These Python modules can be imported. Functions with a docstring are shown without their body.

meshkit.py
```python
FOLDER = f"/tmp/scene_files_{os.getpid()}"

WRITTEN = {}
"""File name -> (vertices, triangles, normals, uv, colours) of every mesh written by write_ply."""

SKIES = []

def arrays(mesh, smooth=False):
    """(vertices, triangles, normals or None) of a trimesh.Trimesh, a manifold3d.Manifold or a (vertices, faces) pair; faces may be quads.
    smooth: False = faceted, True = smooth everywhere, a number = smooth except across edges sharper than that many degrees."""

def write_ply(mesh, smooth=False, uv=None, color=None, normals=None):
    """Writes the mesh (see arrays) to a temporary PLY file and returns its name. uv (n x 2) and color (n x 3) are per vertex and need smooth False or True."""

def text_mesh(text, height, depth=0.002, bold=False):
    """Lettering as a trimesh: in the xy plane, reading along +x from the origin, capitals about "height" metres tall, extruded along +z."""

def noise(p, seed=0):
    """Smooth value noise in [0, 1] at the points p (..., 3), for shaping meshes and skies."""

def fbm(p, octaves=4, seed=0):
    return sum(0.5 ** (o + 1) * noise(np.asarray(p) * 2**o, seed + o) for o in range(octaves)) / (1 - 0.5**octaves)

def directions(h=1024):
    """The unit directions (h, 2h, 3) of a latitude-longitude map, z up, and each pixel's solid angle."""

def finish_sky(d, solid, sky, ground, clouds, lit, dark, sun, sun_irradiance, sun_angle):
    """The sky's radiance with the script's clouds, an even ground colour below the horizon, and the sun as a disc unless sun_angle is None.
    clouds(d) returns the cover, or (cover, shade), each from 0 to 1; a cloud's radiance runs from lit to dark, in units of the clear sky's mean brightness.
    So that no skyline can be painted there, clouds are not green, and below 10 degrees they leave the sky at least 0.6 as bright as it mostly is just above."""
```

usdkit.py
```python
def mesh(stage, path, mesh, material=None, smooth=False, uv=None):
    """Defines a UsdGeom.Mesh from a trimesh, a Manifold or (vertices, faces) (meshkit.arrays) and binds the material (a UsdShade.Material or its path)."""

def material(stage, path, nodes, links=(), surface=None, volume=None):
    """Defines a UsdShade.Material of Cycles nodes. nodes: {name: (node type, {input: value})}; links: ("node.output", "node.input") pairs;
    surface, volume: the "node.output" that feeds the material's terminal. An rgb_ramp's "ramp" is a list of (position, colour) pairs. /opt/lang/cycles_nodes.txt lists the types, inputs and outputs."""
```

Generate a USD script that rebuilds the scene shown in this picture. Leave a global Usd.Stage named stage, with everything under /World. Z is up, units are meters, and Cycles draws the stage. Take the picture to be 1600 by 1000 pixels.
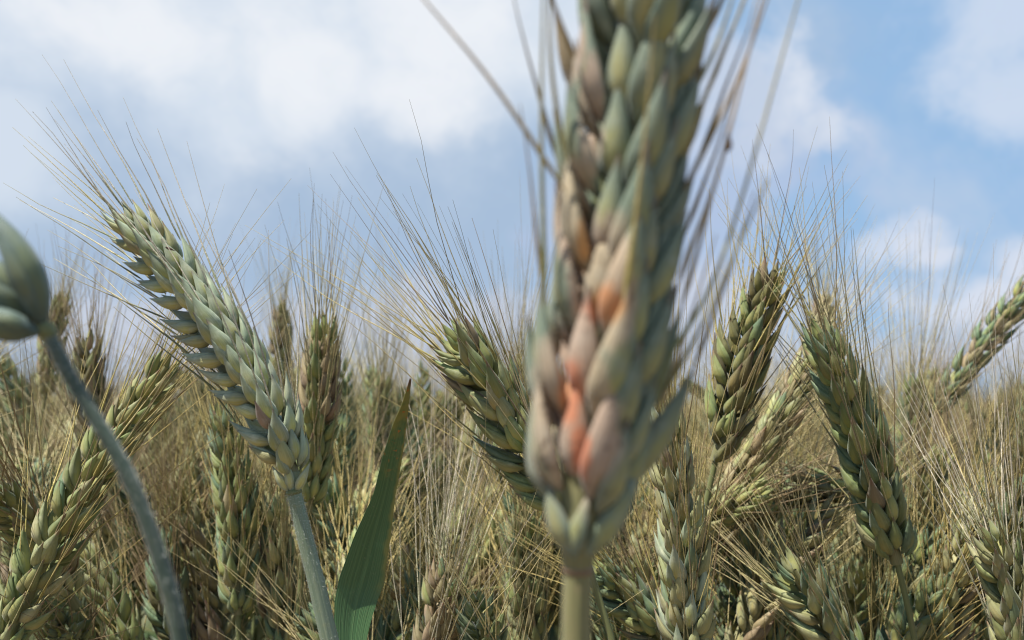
import math
import numpy as np
import usdkit
from pxr import Usd, UsdGeom, UsdLux, UsdShade, Gf, Sdf, Vt

stage = Usd.Stage.CreateInMemory()
UsdGeom.SetStageUpAxis(stage, 'Z')
UsdGeom.SetStageMetersPerUnit(stage, 1.0)
UsdGeom.Xform.Define(stage, '/World')
UsdGeom.Scope.Define(stage, '/World/Looks')

# ------------------------------------------------------------------ camera
PITCH = math.radians(5.3)
FPX = 1504.0                       # focal length in pixels of the 1600 pixel wide photograph
CAM = np.array([0.0, 0.0, 0.95])
FWD = np.array([0, math.cos(PITCH), math.sin(PITCH)])
UP = np.array([0, -math.sin(PITCH), math.cos(PITCH)])
RIGHT = np.array([1.0, 0, 0])
cam = UsdGeom.Camera.Define(stage, '/World/camera')
cam.AddTranslateOp().Set(Gf.Vec3d(*CAM))
cam.AddRotateXOp().Set(90 + math.degrees(PITCH))
cam.CreateHorizontalApertureAttr(36.0)
cam.CreateVerticalApertureAttr(22.5)
cam.CreateFocalLengthAttr(36.0 * FPX / 1600)
cam.CreateClippingRangeAttr(Gf.Vec2f(0.01, 3000))
cam.CreateFStopAttr(36.0 * FPX / 1600 / 1.8)     # a lens opening of 1.8 mm
cam.CreateFocusDistanceAttr(0.31)
EXPO = 1.05
cam.CreateExposureAttr(EXPO)

# ------------------------------------------------------------------ sun and sky
SUN_AZ, SUN_EL = math.radians(-122), math.radians(66)     # azimuth from +y towards +x
SUN = np.array([math.sin(SUN_AZ) * math.cos(SUN_EL), math.cos(SUN_AZ) * math.cos(SUN_EL), math.sin(SUN_EL)])
SKY = 0.06
sun = UsdLux.DistantLight.Define(stage, '/World/sun')
sun.CreateIntensityAttr(1.25)
sun.CreateNormalizeAttr(True)
sun.CreateAngleAttr(0.5)
sun.CreateColorAttr(Gf.Vec3f(1.0, 0.95, 0.86))
z = SUN / np.linalg.norm(SUN)
x = np.cross([0, 0, 1], z); x /= np.linalg.norm(x)
y = np.cross(z, x)
sun.AddTransformOp().Set(Gf.Matrix4d(*x, 0, *y, 0, *z, 0, 0, 0, 0, 1))


def ray(px, py):
    d = FWD + RIGHT * ((px - 800) / FPX) + UP * ((500 - py) / FPX)
    return d


def at(px, py, depth):
    return CAM + ray(px, py) * depth


def build_sky():
    N, L = {}, []
    cnt = [0]

    def node(kind, inputs=None, **links):
        n = f'n{cnt[0]}'
        cnt[0] += 1
        N[n] = (kind, inputs or {})
        for k, s in links.items():
            L.append((s, f'{n}.{k}'))
        return n

    def math_(op, a, b=None, clamp=False, c=None):
        inp = {'math_type': op, 'use_clamp': clamp}
        lk = {}
        for k, v in (('value1', a), ('value2', b), ('value3', c)):
            if isinstance(v, str):
                lk[k] = v
            elif v is not None:
                inp[k] = float(v)
        return node('math', inp, **lk) + '.value'

    def smooth(v, a, b):
        return node('map_range', {'range_type': 'smoothstep', 'from_min': a, 'from_max': b, 'to_min': 0.0, 'to_max': 1.0, 'clamp': True}, value=v) + '.result'

    def mixc(f, a, b):
        inp, lk = {}, {}
        for k, v in (('fac', f), ('color1', a), ('color2', b)):
            if isinstance(v, str):
                lk[k] = v
            elif k == 'fac':
                inp[k] = float(v)
            else:
                inp[k] = tuple(v)
        return node('mix', inp, **lk) + '.color'

    geo = node('texture_coordinate')
    D = geo + '.generated'
    sky = node('sky_texture', {'sky_type': 'single_scattering', 'sun_disc': False, 'sun_elevation': SUN_EL, 'sun_rotation': SUN_AZ, 'altitude': 200.0, 'air_density': 1.0, 'aerosol_density': 1.2})
    warp = node('noise_texture', {'scale': 6.0, 'detail': 8.0, 'roughness': 0.56}, vector=D)
    fine = node('noise_texture', {'scale': 13.0, 'detail': 9.0, 'roughness': 0.56, 'distortion': 0.2}, vector=D)
    broad = node('noise_texture', {'scale': 2.6, 'detail': 5.0, 'roughness': 0.5}, vector=D)
    nf, nw, nb = fine + '.fac', warp + '.fac', broad + '.fac'

    def blob(px, py, rx, ry):
        """1 in the middle of a cloud centred in that direction of the sky, 0 at its rim, negative beyond"""
        c = ray(px, py); c = c / np.linalg.norm(c)
        s = node('vector_math', {'math_type': 'subtract', 'vector2': tuple(c)}, vector1=D)
        m = node('vector_math', {'math_type': 'multiply', 'vector2': (FPX / rx, FPX / rx, FPX / ry)}, vector1=s + '.vector')
        l = node('vector_math', {'math_type': 'length'}, vector1=m + '.vector')
        return math_('subtract', 1.0, l + '.value')

    def union(bs):
        r = bs[0]
        for b in bs[1:]:
            r = math_('maximum', r, b)
        return r

    def mask(bs, amp, noise, lo, hi):
        r = union([blob(*b) for b in bs])
        r = math_('maximum', r, -1.0)
        n = math_('multiply', math_('subtract', noise, 0.5), amp)
        return smooth(math_('add', r, n), lo, hi)

    K = 1.0 / SKY / 2 ** EXPO
    col = lambda r, g, b: tuple(K * np.array([r, g, b]))
    c = sky + '.color'
    # lift and tint the clear sky a little towards the pale summer blue
    c = mixc(SKYMIX, c, col(0.33, 0.53, 0.80))
    low = node('separate_xyz', {}, vector=D) + '.z'
    # general broken cloud all round, also behind the camera
    every = smooth(math_('add', nb, math_('multiply', nf, 0.35)), 0.66, 0.86)
    c = mixc(math_('multiply', every, 0.45), c, col(0.62, 0.68, 0.80))
    # wide grey-blue veil over the left half
    veil = mask([(120, 150, 950, 640), (600, 230, 640, 480), (330, 80, 900, 440)], 1.2, nw, -0.05, 0.6)
    c = mixc(math_('multiply', veil, 0.9), c, col(0.40, 0.52, 0.69))
    # bright upper parts of that cloud
    br = mask([(300, -80, 760, 360), (640, 0, 460, 330), (420, 110, 360, 190), (880, 40, 190, 220), (0, 230, 170, 160), (0, 0, 260, 200)], 1.5, nw, -0.05, 0.75)
    c = mixc(math_('multiply', br, 0.85), c, col(0.70, 0.78, 0.88))
    b2 = mask([(210, 40, 260, 130), (470, 100, 200, 190), (700, 40, 240, 170), (640, 150, 170, 100)], 1.7, nf, 0.0, 0.95)
    c = mixc(math_('multiply', b2, 0.85), c, col(0.88, 0.905, 0.945))
    # cumulus right of the tall ear, and its grey foot
    ft = mask([(1130, 260, 210, 250), (1010, 330, 220, 210), (1215, 265, 130, 110)], 2.0, nf, 0.0, 0.8)
    c = mixc(math_('multiply', ft, 0.8), c, col(0.47, 0.57, 0.77))
    cu = mask([(1135, 120, 150, 140), (1185, 165, 110, 110), (1268, 210, 60, 45), (1050, 90, 170, 160)], 2.3, nf, 0.0, 0.75)
    c = mixc(math_('multiply', cu, 0.75), c, mixc(smooth(nw, 0.38, 0.62), col(0.60, 0.67, 0.80), col(0.80, 0.84, 0.91)))
    # right edge and the small low cumulus
    re = mask([(1590, 20, 210, 130), (1590, 150, 130, 90), (1660, 90, 220, 170)], 2.0, nf, 0.0, 0.9)
    c = mixc(math_('multiply', re, 0.7), c, col(0.70, 0.77, 0.89))
    sm = mask([(1425, 382, 92, 46), (1455, 400, 70, 34), (1610, 410, 100, 65), (1570, 470, 170, 80)], 1.9, nf, 0.0, 0.75)
    c = mixc(math_('multiply', sm, 0.8), c, col(0.74, 0.78, 0.88))
    # pale bank above the horizon
    lo = mask([(620, 500, 420, 90), (200, 520, 300, 90), (1120, 500, 260, 90), (900, 570, 1500, 80), (-600, 540, 800, 110), (2200, 540, 800, 110)], 1.8, nf, 0.05, 0.8)
    c = mixc(math_('multiply', lo, 0.75), c, col(0.62, 0.655, 0.75))
    bg = node('background_shader', {'strength': SKY}, color=c)
    usdkit.material(stage, '/World/Looks/sky_air', N, L, surface=f'{bg}.background')


SKYMIX = 0.88
build_sky()
dome = UsdLux.DomeLight.Define(stage, '/World/sky')
dome.CreateIntensityAttr(1.0)
UsdShade.MaterialBindingAPI.Apply(dome.GetPrim()).Bind(UsdShade.Material.Get(stage, '/World/Looks/sky_air'))
dome.GetPrim().SetCustomDataByKey('kind', 'structure')

# ------------------------------------------------------------------ helpers
T = Sdf.ValueTypeNames
used = {}


def numbered(parent, name):
    k = (parent, name)
    n = used.get(k, 0)
    used[k] = n + 1
    return f'{parent}/{name}' if n == 0 else f'{parent}/{name}_{n:03d}'


def obj(parent, name, vf, mat, uv=None, flat=False):
    """one Mesh prim under parent (a path)"""
    path = numbered(parent, name)
    v, f = vf[0], vf[1]
    m = UsdGeom.Mesh.Define(stage, path)
    m.CreatePointsAttr(Vt.Vec3fArray.FromNumpy(np.ascontiguousarray(v, np.float32)))
    m.CreateFaceVertexCountsAttr(Vt.IntArray.FromNumpy(np.full(len(f), f.shape[1], np.int32)))
    m.CreateFaceVertexIndicesAttr(Vt.IntArray.FromNumpy(np.ascontiguousarray(f, np.int32).ravel()))
    m.CreateSubdivisionSchemeAttr('none')
    if not flat:
        n = np.zeros_like(v)
        fn = np.cross(v[f[:, 1]] - v[f[:, 0]], v[f[:, -1]] - v[f[:, 0]])
        if f.shape[1] == 4:
            fn = fn + np.cross(v[f[:, 2]] - v[f[:, 1]], v[f[:, 3]] - v[f[:, 1]])
        for k in range(f.shape[1]):
            np.add.at(n, f[:, k], fn)
        n /= np.maximum(np.linalg.norm(n, axis=1, keepdims=True), 1e-20)
        m.CreateNormalsAttr(Vt.Vec3fArray.FromNumpy(n.astype(np.float32)))
        m.SetNormalsInterpolation('vertex')
    if len(vf) > 2 and uv is None:
        uv = vf[2]
    if uv is not None:
        UsdGeom.PrimvarsAPI(m).CreatePrimvar('st', T.TexCoord2fArray, 'vertex').Set(Vt.Vec2fArray.FromNumpy(np.ascontiguousarray(uv, np.float32)))
    UsdShade.MaterialBindingAPI.Apply(m.GetPrim()).Bind(mat)
    return path


def tag(path, label=None, cat=None, group=None, kind=None):
    p = stage.GetPrimAtPath(path)
    for k, v in (('label', label), ('category', cat), ('group', group), ('kind', kind)):
        if v:
            p.SetCustomDataByKey(k, v)


def thing(name, label, cat, loc=(0, 0, 0), group=None):
    path = numbered('/World', name)
    xf = UsdGeom.Xform.Define(stage, path)
    xf.AddTranslateOp().Set(Gf.Vec3d(*map(float, loc)))
    tag(path, label, cat, group)
    return path


def unit(v):
    v = np.asarray(v, float)
    return v / max(np.linalg.norm(v), 1e-12)


def merge(parts):
    vs, fs, us, n = [], [], [], 0
    for p in parts:
        vs.append(p[0]); fs.append(p[1] + n); n += len(p[0])
        us.append(p[2] if len(p) > 2 else np.zeros((len(p[0]), 2)))
    return np.vstack(vs), np.vstack(fs), np.vstack(us)


def frames(p):
    t = np.gradient(p, axis=0)
    t /= np.linalg.norm(t, axis=1, keepdims=True) + 1e-12
    ref = np.array([0, -1.0, 0.02]) if abs(t[0, 1]) < 0.9 else np.array([1.0, 0, 0])
    a = np.cross(t, ref); a /= np.linalg.norm(a, axis=1, keepdims=True) + 1e-12
    b = np.cross(t, a)
    return t, a, b


def tube(p, r, sides=6, ribs=0):
    p = np.asarray(p, float)
    r = np.broadcast_to(r, (len(p),))
    t, a, b = frames(p)
    ang = np.arange(sides) * 2 * np.pi / sides
    rib = 1 + (0.035 * np.cos(ang * ribs) if ribs else 0 * ang)
    v = p[:, None] + r[:, None, None] * rib[None, :, None] * (np.cos(ang)[None, :, None] * a[:, None] + np.sin(ang)[None, :, None] * b[:, None])
    i, j = np.meshgrid(np.arange(len(p) - 1), np.arange(sides), indexing='ij')
    q = np.stack([i * sides + j, (i + 1) * sides + j, (i + 1) * sides + (j + 1) % sides, i * sides + (j + 1) % sides], -1).reshape(-1, 4)
    uv = np.stack(np.broadcast_arrays((np.arange(sides) / sides)[None, :], np.linspace(0, 1, len(p))[:, None]), -1).reshape(-1, 2)
    return v.reshape(-1, 3), q, uv


def curve(pts, n):
    """Catmull-Rom through the points"""
    pts = np.asarray(pts, float)
    P = np.vstack([2 * pts[0] - pts[1], pts, 2 * pts[-1] - pts[-2]])
    s = np.linspace(0, len(pts) - 1 - 1e-9, n)
    i = s.astype(int); u = (s - i)[:, None]
    p0, p1, p2, p3 = P[i], P[i + 1], P[i + 2], P[i + 3]
    return 0.5 * (2 * p1 + (p2 - p0) * u + (2 * p0 - 5 * p1 + 4 * p2 - p3) * u ** 2 + (3 * p1 - p0 - 3 * p2 + p3) * u ** 3)


def bez(a, b, c, d, n):
    u = np.linspace(0, 1, n)[:, None]
    return (1 - u) ** 3 * np.asarray(a) + 3 * u * (1 - u) ** 2 * np.asarray(b) + 3 * u * u * (1 - u) * np.asarray(c) + u ** 3 * np.asarray(d)


# ------------------------------------------------------------------ materials
def plant_mat(name, build):
    N, L = {}, []

    class G:
        k = 0

        def n(self, kind, inputs=None, **links):
            q = f'n{self.k}'; self.k += 1
            N[q] = (kind, inputs or {})
            for a, s in links.items():
                L.append((s, f'{q}.{a}'))
            return q

        def m(self, op, a, b=None, clamp=False):
            inp, lk = {'math_type': op, 'use_clamp': clamp}, {}
            for k, v in (('value1', a), ('value2', b)):
                if isinstance(v, str): lk[k] = v
                elif v is not None: inp[k] = float(v)
            return self.n('math', inp, **lk) + '.value'

        def ss(self, v, a, b, lo=0.0, hi=1.0):
            return self.n('map_range', {'range_type': 'smoothstep', 'from_min': a, 'from_max': b, 'to_min': lo, 'to_max': hi, 'clamp': True}, value=v) + '.result'

        def mix(self, f, a, b, mode='mix'):
            inp, lk = {'mix_type': mode}, {}
            for k, v in (('fac', f), ('color1', a), ('color2', b)):
                if isinstance(v, str): lk[k] = v
                elif k == 'fac': inp[k] = float(v)
                else: inp[k] = tuple(v)
            return self.n('mix', inp, **lk) + '.color'

        def noise(self, vec, scale, detail=3.0, rough=0.55):
            return self.n('noise_texture', {'scale': float(scale), 'detail': float(detail), 'roughness': rough}, vector=vec) + '.fac'

        def finish(self, color, rough=0.55, trans=0.25, height=None, bump=0.3, dist=0.0004, sheen=0.0, spec=0.35):
            extra = {}
            if height:
                extra['normal'] = self.n('bump', {'strength': bump, 'distance': dist}, height=height) + '.normal'
            p = self.n('principled_bsdf', {'roughness': rough, 'specular_ior_level': spec, 'sheen_weight': sheen, 'sheen_tint': (0.9, 0.95, 1.0)}, base_color=color, **extra)
            if trans <= 0:
                return p + '.BSDF'
            t = self.n('translucent_bsdf', {}, color=color)
            return self.n('mix_closure', {'fac': trans}, closure1=p + '.BSDF', closure2=t + '.BSDF') + '.closure'

    g = G()
    return usdkit.material(stage, f'/World/Looks/{name}', N, L, surface=build(g))


def husk_mat(name, edge, belly, bloom, tip, tipv=0.82, spots=0.35, trans=0.25, var=0.10, orange=None, mott=0.6, sheen=0.15, sick=None, spore=None):
    def b(g):
        uv = g.n('uvmap', {'attribute': 'st'}) + '.UV'
        s = g.n('separate_xyz', {}, vector=uv)
        u, v = s + '.x', s + '.y'
        pos = g.n('geometry') + '.position'
        rnd = g.n('object_info') + '.random'
        c = g.m('absolute', g.m('subtract', g.m('multiply', u, 2.0), 1.0))
        n1 = g.noise(pos, 330, 4)
        n2 = g.noise(pos, 1500, 3)
        vein = g.noise(g.n('mapping', {'mapping_type': 'point', 'scale': (26.0, 1.3, 1.0)}, vector=uv) + '.vector', 1.0, 2)
        # yellow-green belly between bluish margins
        bf = g.m('multiply', g.ss(g.m('add', c, g.m('multiply', g.m('subtract', n1, 0.5), 0.9)), 0.95, 0.15), g.m('multiply', g.ss(v, 0.02, 0.25), g.ss(v, 0.85, 0.38)))
        col = g.mix(bf, edge, belly)
        col = g.mix(g.m('multiply', g.ss(n1, 0.5, 0.72), mott), col, bloom)
        col = g.mix(g.ss(vein, 0.36, 0.66, 0.0, 0.75), col, g.mix(0.6, col, bloom))
        fibre = g.noise(g.n('mapping', {'mapping_type': 'point', 'scale': (60.0, 2.6, 1.0), 'location': (3.0, 1.0, 0.0)}, vector=uv) + '.vector', 1.0, 2)
        col = g.mix(g.ss(fibre, 0.54, 0.7, 0.0, 0.45), col, tuple(0.6 * np.array(edge)))
        n0 = g.noise(pos, 140, 3)

        def near(places):
            r = None
            for cx, cy, rx, ry in places:
                a_ = g.n('vector_math', {'math_type': 'subtract', 'vector2': tuple(at(cx, cy, D1 - .004))}, vector1=pos) + '.vector'
                k_ = FPX / D1
                a_ = g.n('vector_math', {'math_type': 'multiply', 'vector2': (k_ / rx, 1 / .03, k_ / ry)}, vector1=a_) + '.vector'
                q_ = g.m('subtract', 1.0, g.n('vector_math', {'math_type': 'length'}, vector1=a_) + '.value')
                r = q_ if r is None else g.m('maximum', r, q_)
            return r

        if sick:
            dry = g.mix(g.ss(vein, 0.36, 0.66), (0.40, 0.295, 0.195), (0.56, 0.455, 0.335))
            dry = g.mix(g.ss(fibre, 0.52, 0.68, 0, 0.6), dry, (0.22, 0.15, 0.105))
            dry = g.mix(g.ss(n0, 0.45, 0.65, 0, 0.5), dry, (0.46, 0.40, 0.31))
            far_ = g.m('add', near(sick), g.m('add', g.m('multiply', g.m('subtract', n0, 0.5), 0.9), g.m('multiply', g.m('subtract', vein, 0.5), 0.7)))
            col = g.mix(g.ss(far_, 0.0, 0.30), col, dry)
            so = g.m('add', near(spore), g.m('add', g.m('multiply', g.m('subtract', n1, 0.5), 1.0), g.m('multiply', g.m('subtract', vein, 0.5), 0.6)))
            col = g.mix(g.ss(so, -0.05, 0.5, 0.0, 0.85), col, (0.58, 0.245, 0.10))
            col = g.mix(g.m('multiply', g.ss(g.noise(pos, 620, 5, 0.65), 0.58, 0.68, 0, 0.75), g.ss(far_, -0.25, 0.1)), col, (0.095, 0.06, 0.042))
        # brownish tips and flecks
        tf = g.ss(g.m('add', v, g.m('multiply', g.m('subtract', n1, 0.5), 0.35)), tipv, tipv + 0.16)
        col = g.mix(g.m('multiply', tf, 0.85), col, tip)
        if spots:
            col = g.mix(g.m('multiply', g.ss(n2, 0.66, 0.76), spots), col, tuple(0.55 * np.array(tip)))
        if orange is not None:
            of = g.m('multiply', g.ss(g.m('add', c, g.m('multiply', g.m('subtract', n1, 0.5), 2.6)), 1.0, 0.35), g.m('multiply', g.ss(v, 0.0, 0.12), g.ss(v, 0.8, 0.4)))
            col = g.mix(of, col, orange)
        val = g.ss(rnd, 0.0, 1.0, 1.0 - 2.0 * var, 1.0 + 2.0 * var)
        hue = g.ss(g.m('fract' if False else 'fraction', g.m('multiply', rnd, 7.31)), 0.0, 1.0, 0.5 - 0.018, 0.5 + 0.018)
        col = g.n('hsv', {'saturation': 1.0}, color=col, value=val, hue=hue) + '.color'
        return g.finish(col, 0.5, trans, vein, 0.45, 0.0004, sheen)
    return plant_mat(name, b)


def awn_mat(name, low, high, var=0.15, trans=0.15):
    def b(g):
        uv = g.n('uvmap', {'attribute': 'st'}) + '.UV'
        v = g.n('separate_xyz', {}, vector=uv) + '.y'
        pos = g.n('geometry') + '.position'
        rnd = g.n('object_info') + '.random'
        n = g.noise(pos, 420, 3)
        col = g.mix(g.ss(g.m('add', v, g.m('multiply', g.m('subtract', n, 0.5), 0.8)), 0.1, 0.6), low, high)
        col = g.mix(g.ss(g.noise(pos, 1900, 1), 0.52, 0.68, 0.0, 0.55), col, tuple(np.minimum(1, 1.7 * np.array(high) + 0.05)))
        col = g.n('hsv', {}, color=col, value=g.ss(rnd, 0, 1, 1 - 2 * var, 1 + 2 * var)) + '.color'
        return g.finish(col, 0.42, trans)
    return plant_mat(name, b)


def stem_mat(name, a, b_, blotch, trans=0.05):
    def b(g):
        uv = g.n('uvmap', {'attribute': 'st'}) + '.UV'
        pos = g.n('geometry') + '.position'
        stri = g.noise(g.n('mapping', {'mapping_type': 'point', 'scale': (40.0, 3.0, 1.0)}, vector=uv) + '.vector', 1.0, 2)
        n = g.noise(g.n('mapping', {'mapping_type': 'point', 'scale': (3.0, 22.0, 1.0)}, vector=uv) + '.vector', 1.0, 5)
        col = g.mix(g.ss(stri, 0.35, 0.65), a, b_)
        col = g.mix(g.ss(n, 0.52, 0.75, 0, 0.6), col, blotch)
        return g.finish(col, 0.5, trans, stri, 0.4, 0.0003, 0.1)
    return plant_mat(name, b)


def leaf_mat():
    def b(g):
        uv = g.n('uvmap', {'attribute': 'st'}) + '.UV'
        s = g.n('separate_xyz', {}, vector=uv)
        u, v = s + '.x', s + '.y'
        pos = g.n('geometry') + '.position'
        vein = g.noise(g.n('mapping', {'mapping_type': 'point', 'scale': (34.0, 0.7, 1.0)}, vector=uv) + '.vector', 1.0, 1)
        n = g.noise(pos, 240, 5)
        col = g.mix(g.ss(vein, 0.35, 0.65), (0.055, 0.128, 0.046), (0.092, 0.178, 0.066))
        col = g.mix(g.ss(g.noise(pos, 1300, 3), 0.62, 0.74, 0, 0.6), col, (0.17, 0.20, 0.10))
        # yellowing tip and right margin, rust pustules
        y1 = g.ss(g.m('add', v, g.m('multiply', g.m('subtract', n, 0.5), 0.5)), 0.66, 0.9)
        y2 = g.m('multiply', g.ss(g.m('add', u, g.m('multiply', g.m('subtract', n, 0.5), 0.35)), 0.82, 1.0), g.ss(v, 0.3, 0.5))
        col = g.mix(g.m('maximum', g.m('multiply', y1, 0.8), g.m('multiply', y2, 0.8)), col, (0.27, 0.24, 0.06))
        rust = g.m('multiply', g.ss(g.noise(pos, 520, 4), 0.60, 0.68), g.ss(v, 0.62, 0.78))
        col = g.mix(rust, col, (0.42, 0.15, 0.03))
        col = g.mix(g.ss(v, 0.95, 0.99), col, (0.14, 0.08, 0.05))
        return g.finish(col, 0.42, 0.22, vein, 0.5, 0.0005, 0.0, 0.5)
    return plant_mat('flag_leaf_green', b)


D1 = 0.125
SICK = [(896, 640, 76, 165), (940, 455, 56, 125), (900, 330, 36, 105), (893, 60, 26, 60), (925, 180, 22, 110)]
SPORE = [(893, 615, 24, 62), (905, 705, 18, 55), (946, 478, 38, 34), (914, 375, 16, 46)]
H = {
    'tall': husk_mat('husk_tall_ear', (0.155, 0.205, 0.150), (0.40, 0.39, 0.15), (0.33, 0.37, 0.28), (0.17, 0.12, 0.085), 0.80, 0.35, sick=SICK, spore=SPORE, mott=0.7, var=0.035),
    'blue': husk_mat('husk_blue_green', (0.245, 0.30, 0.205), (0.49, 0.48, 0.14), (0.55, 0.57, 0.40), (0.25, 0.19, 0.14), 0.86, 0.3),
    'deep': husk_mat('husk_deep_green', (0.105, 0.16, 0.085), (0.29, 0.32, 0.095), (0.24, 0.31, 0.18), (0.17, 0.12, 0.07), 0.84, 0.4),
    'olive': husk_mat('husk_olive', (0.155, 0.19, 0.062), (0.38, 0.36, 0.10), (0.33, 0.35, 0.17), (0.24, 0.15, 0.08), 0.80, 0.45),
    'yellow': husk_mat('husk_yellow_green', (0.23, 0.24, 0.10), (0.45, 0.41, 0.15), (0.45, 0.44, 0.26), (0.28, 0.18, 0.10), 0.80, 0.4),
    'bud': husk_mat('husk_grey_green', (0.085, 0.13, 0.11), (0.17, 0.20, 0.10), (0.15, 0.20, 0.17), (0.14, 0.11, 0.07), 0.9, 0.2, var=0.04),
    'dark': husk_mat('husk_dark_olive', (0.105, 0.098, 0.035), (0.23, 0.19, 0.055), (0.20, 0.175, 0.085), (0.11, 0.065, 0.03), 0.75, 0.5),
    'tan': husk_mat('husk_tan', (0.23, 0.18, 0.09), (0.33, 0.27, 0.13), (0.36, 0.30, 0.19), (0.25, 0.15, 0.08), 0.78, 0.4),
    'brown': husk_mat('husk_dry_brown', (0.25, 0.185, 0.10), (0.34, 0.255, 0.145), (0.38, 0.31, 0.20), (0.13, 0.08, 0.05), 0.84, 0.5),
    'pink': husk_mat('husk_bleached_pink', (0.30, 0.205, 0.150), (0.40, 0.265, 0.185), (0.46, 0.36, 0.29), (0.10, 0.065, 0.05), 0.86, 0.5, mott=0.8),
    'orange': husk_mat('husk_orange_mould', (0.33, 0.20, 0.13), (0.42, 0.20, 0.10), (0.44, 0.31, 0.23), (0.12, 0.07, 0.05), 0.88, 0.2, orange=(0.58, 0.20, 0.075), mott=0.5),
}
A = {
    'green': awn_mat('awn_green', (0.17, 0.19, 0.08), (0.24, 0.21, 0.10)),
    'straw': awn_mat('awn_straw', (0.31, 0.285, 0.115), (0.42, 0.35, 0.18)),
    'gold': awn_mat('awn_gold', (0.30, 0.26, 0.08), (0.38, 0.30, 0.12)),
    'brown': awn_mat('awn_brown', (0.23, 0.18, 0.085), (0.29, 0.21, 0.12)),
    'pale': awn_mat('awn_pale', (0.30, 0.31, 0.17), (0.50, 0.44, 0.34)),
}
STEM = {
    'glaucous': stem_mat('stem_glaucous', (0.14, 0.19, 0.125), (0.20, 0.245, 0.165), (0.24, 0.25, 0.12)),
    'dark': stem_mat('stem_dark_green', (0.040, 0.066, 0.050), (0.065, 0.095, 0.068), (0.085, 0.10, 0.055)),
    'yellow': stem_mat('stem_yellow_green', (0.145, 0.145, 0.062), (0.21, 0.19, 0.085), (0.24, 0.175, 0.10)),
    'straw': stem_mat('stem_straw', (0.10, 0.125, 0.045), (0.17, 0.17, 0.065), (0.19, 0.15, 0.07)),
    'brown': stem_mat('node_brown', (0.16, 0.10, 0.055), (0.20, 0.13, 0.07), (0.13, 0.08, 0.05)),
}
LEAF = leaf_mat()


def _lo(g):
    pos = g.n('geometry') + '.position'
    col = g.mix(g.ss(g.noise(pos, 60, 4), 0.35, 0.65), (0.045, 0.080, 0.028), (0.13, 0.13, 0.05))
    return g.finish(col, 0.5, 0.25)


LEAF_OLD = plant_mat('leaf_old', _lo)
DARK = plant_mat('dark_speck', lambda g: g.finish(g.mix(g.noise(g.n('geometry') + '.position', 900, 2), (0.03, 0.018, 0.012), (0.10, 0.05, 0.025)), 0.6, 0))
HAIR = plant_mat('white_hair', lambda g: g.finish(g.mix(g.noise(g.n('geometry') + '.position', 300, 2), (0.55, 0.58, 0.52), (0.75, 0.76, 0.72)), 0.4, 0.3))


def _soil(g):
    pos = g.n('geometry') + '.position'
    h = g.noise(pos, 22, 8, 0.6)
    col = g.mix(g.ss(h, 0.35, 0.68), (0.075, 0.052, 0.033), (0.17, 0.125, 0.08))
    col = g.mix(g.ss(g.noise(pos, 90, 3), 0.58, 0.66, 0, 0.7), col, (0.27, 0.21, 0.11))
    return g.finish(col, 0.9, 0, h, 0.8, 0.02)


SOIL = plant_mat('soil', _soil)

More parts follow.
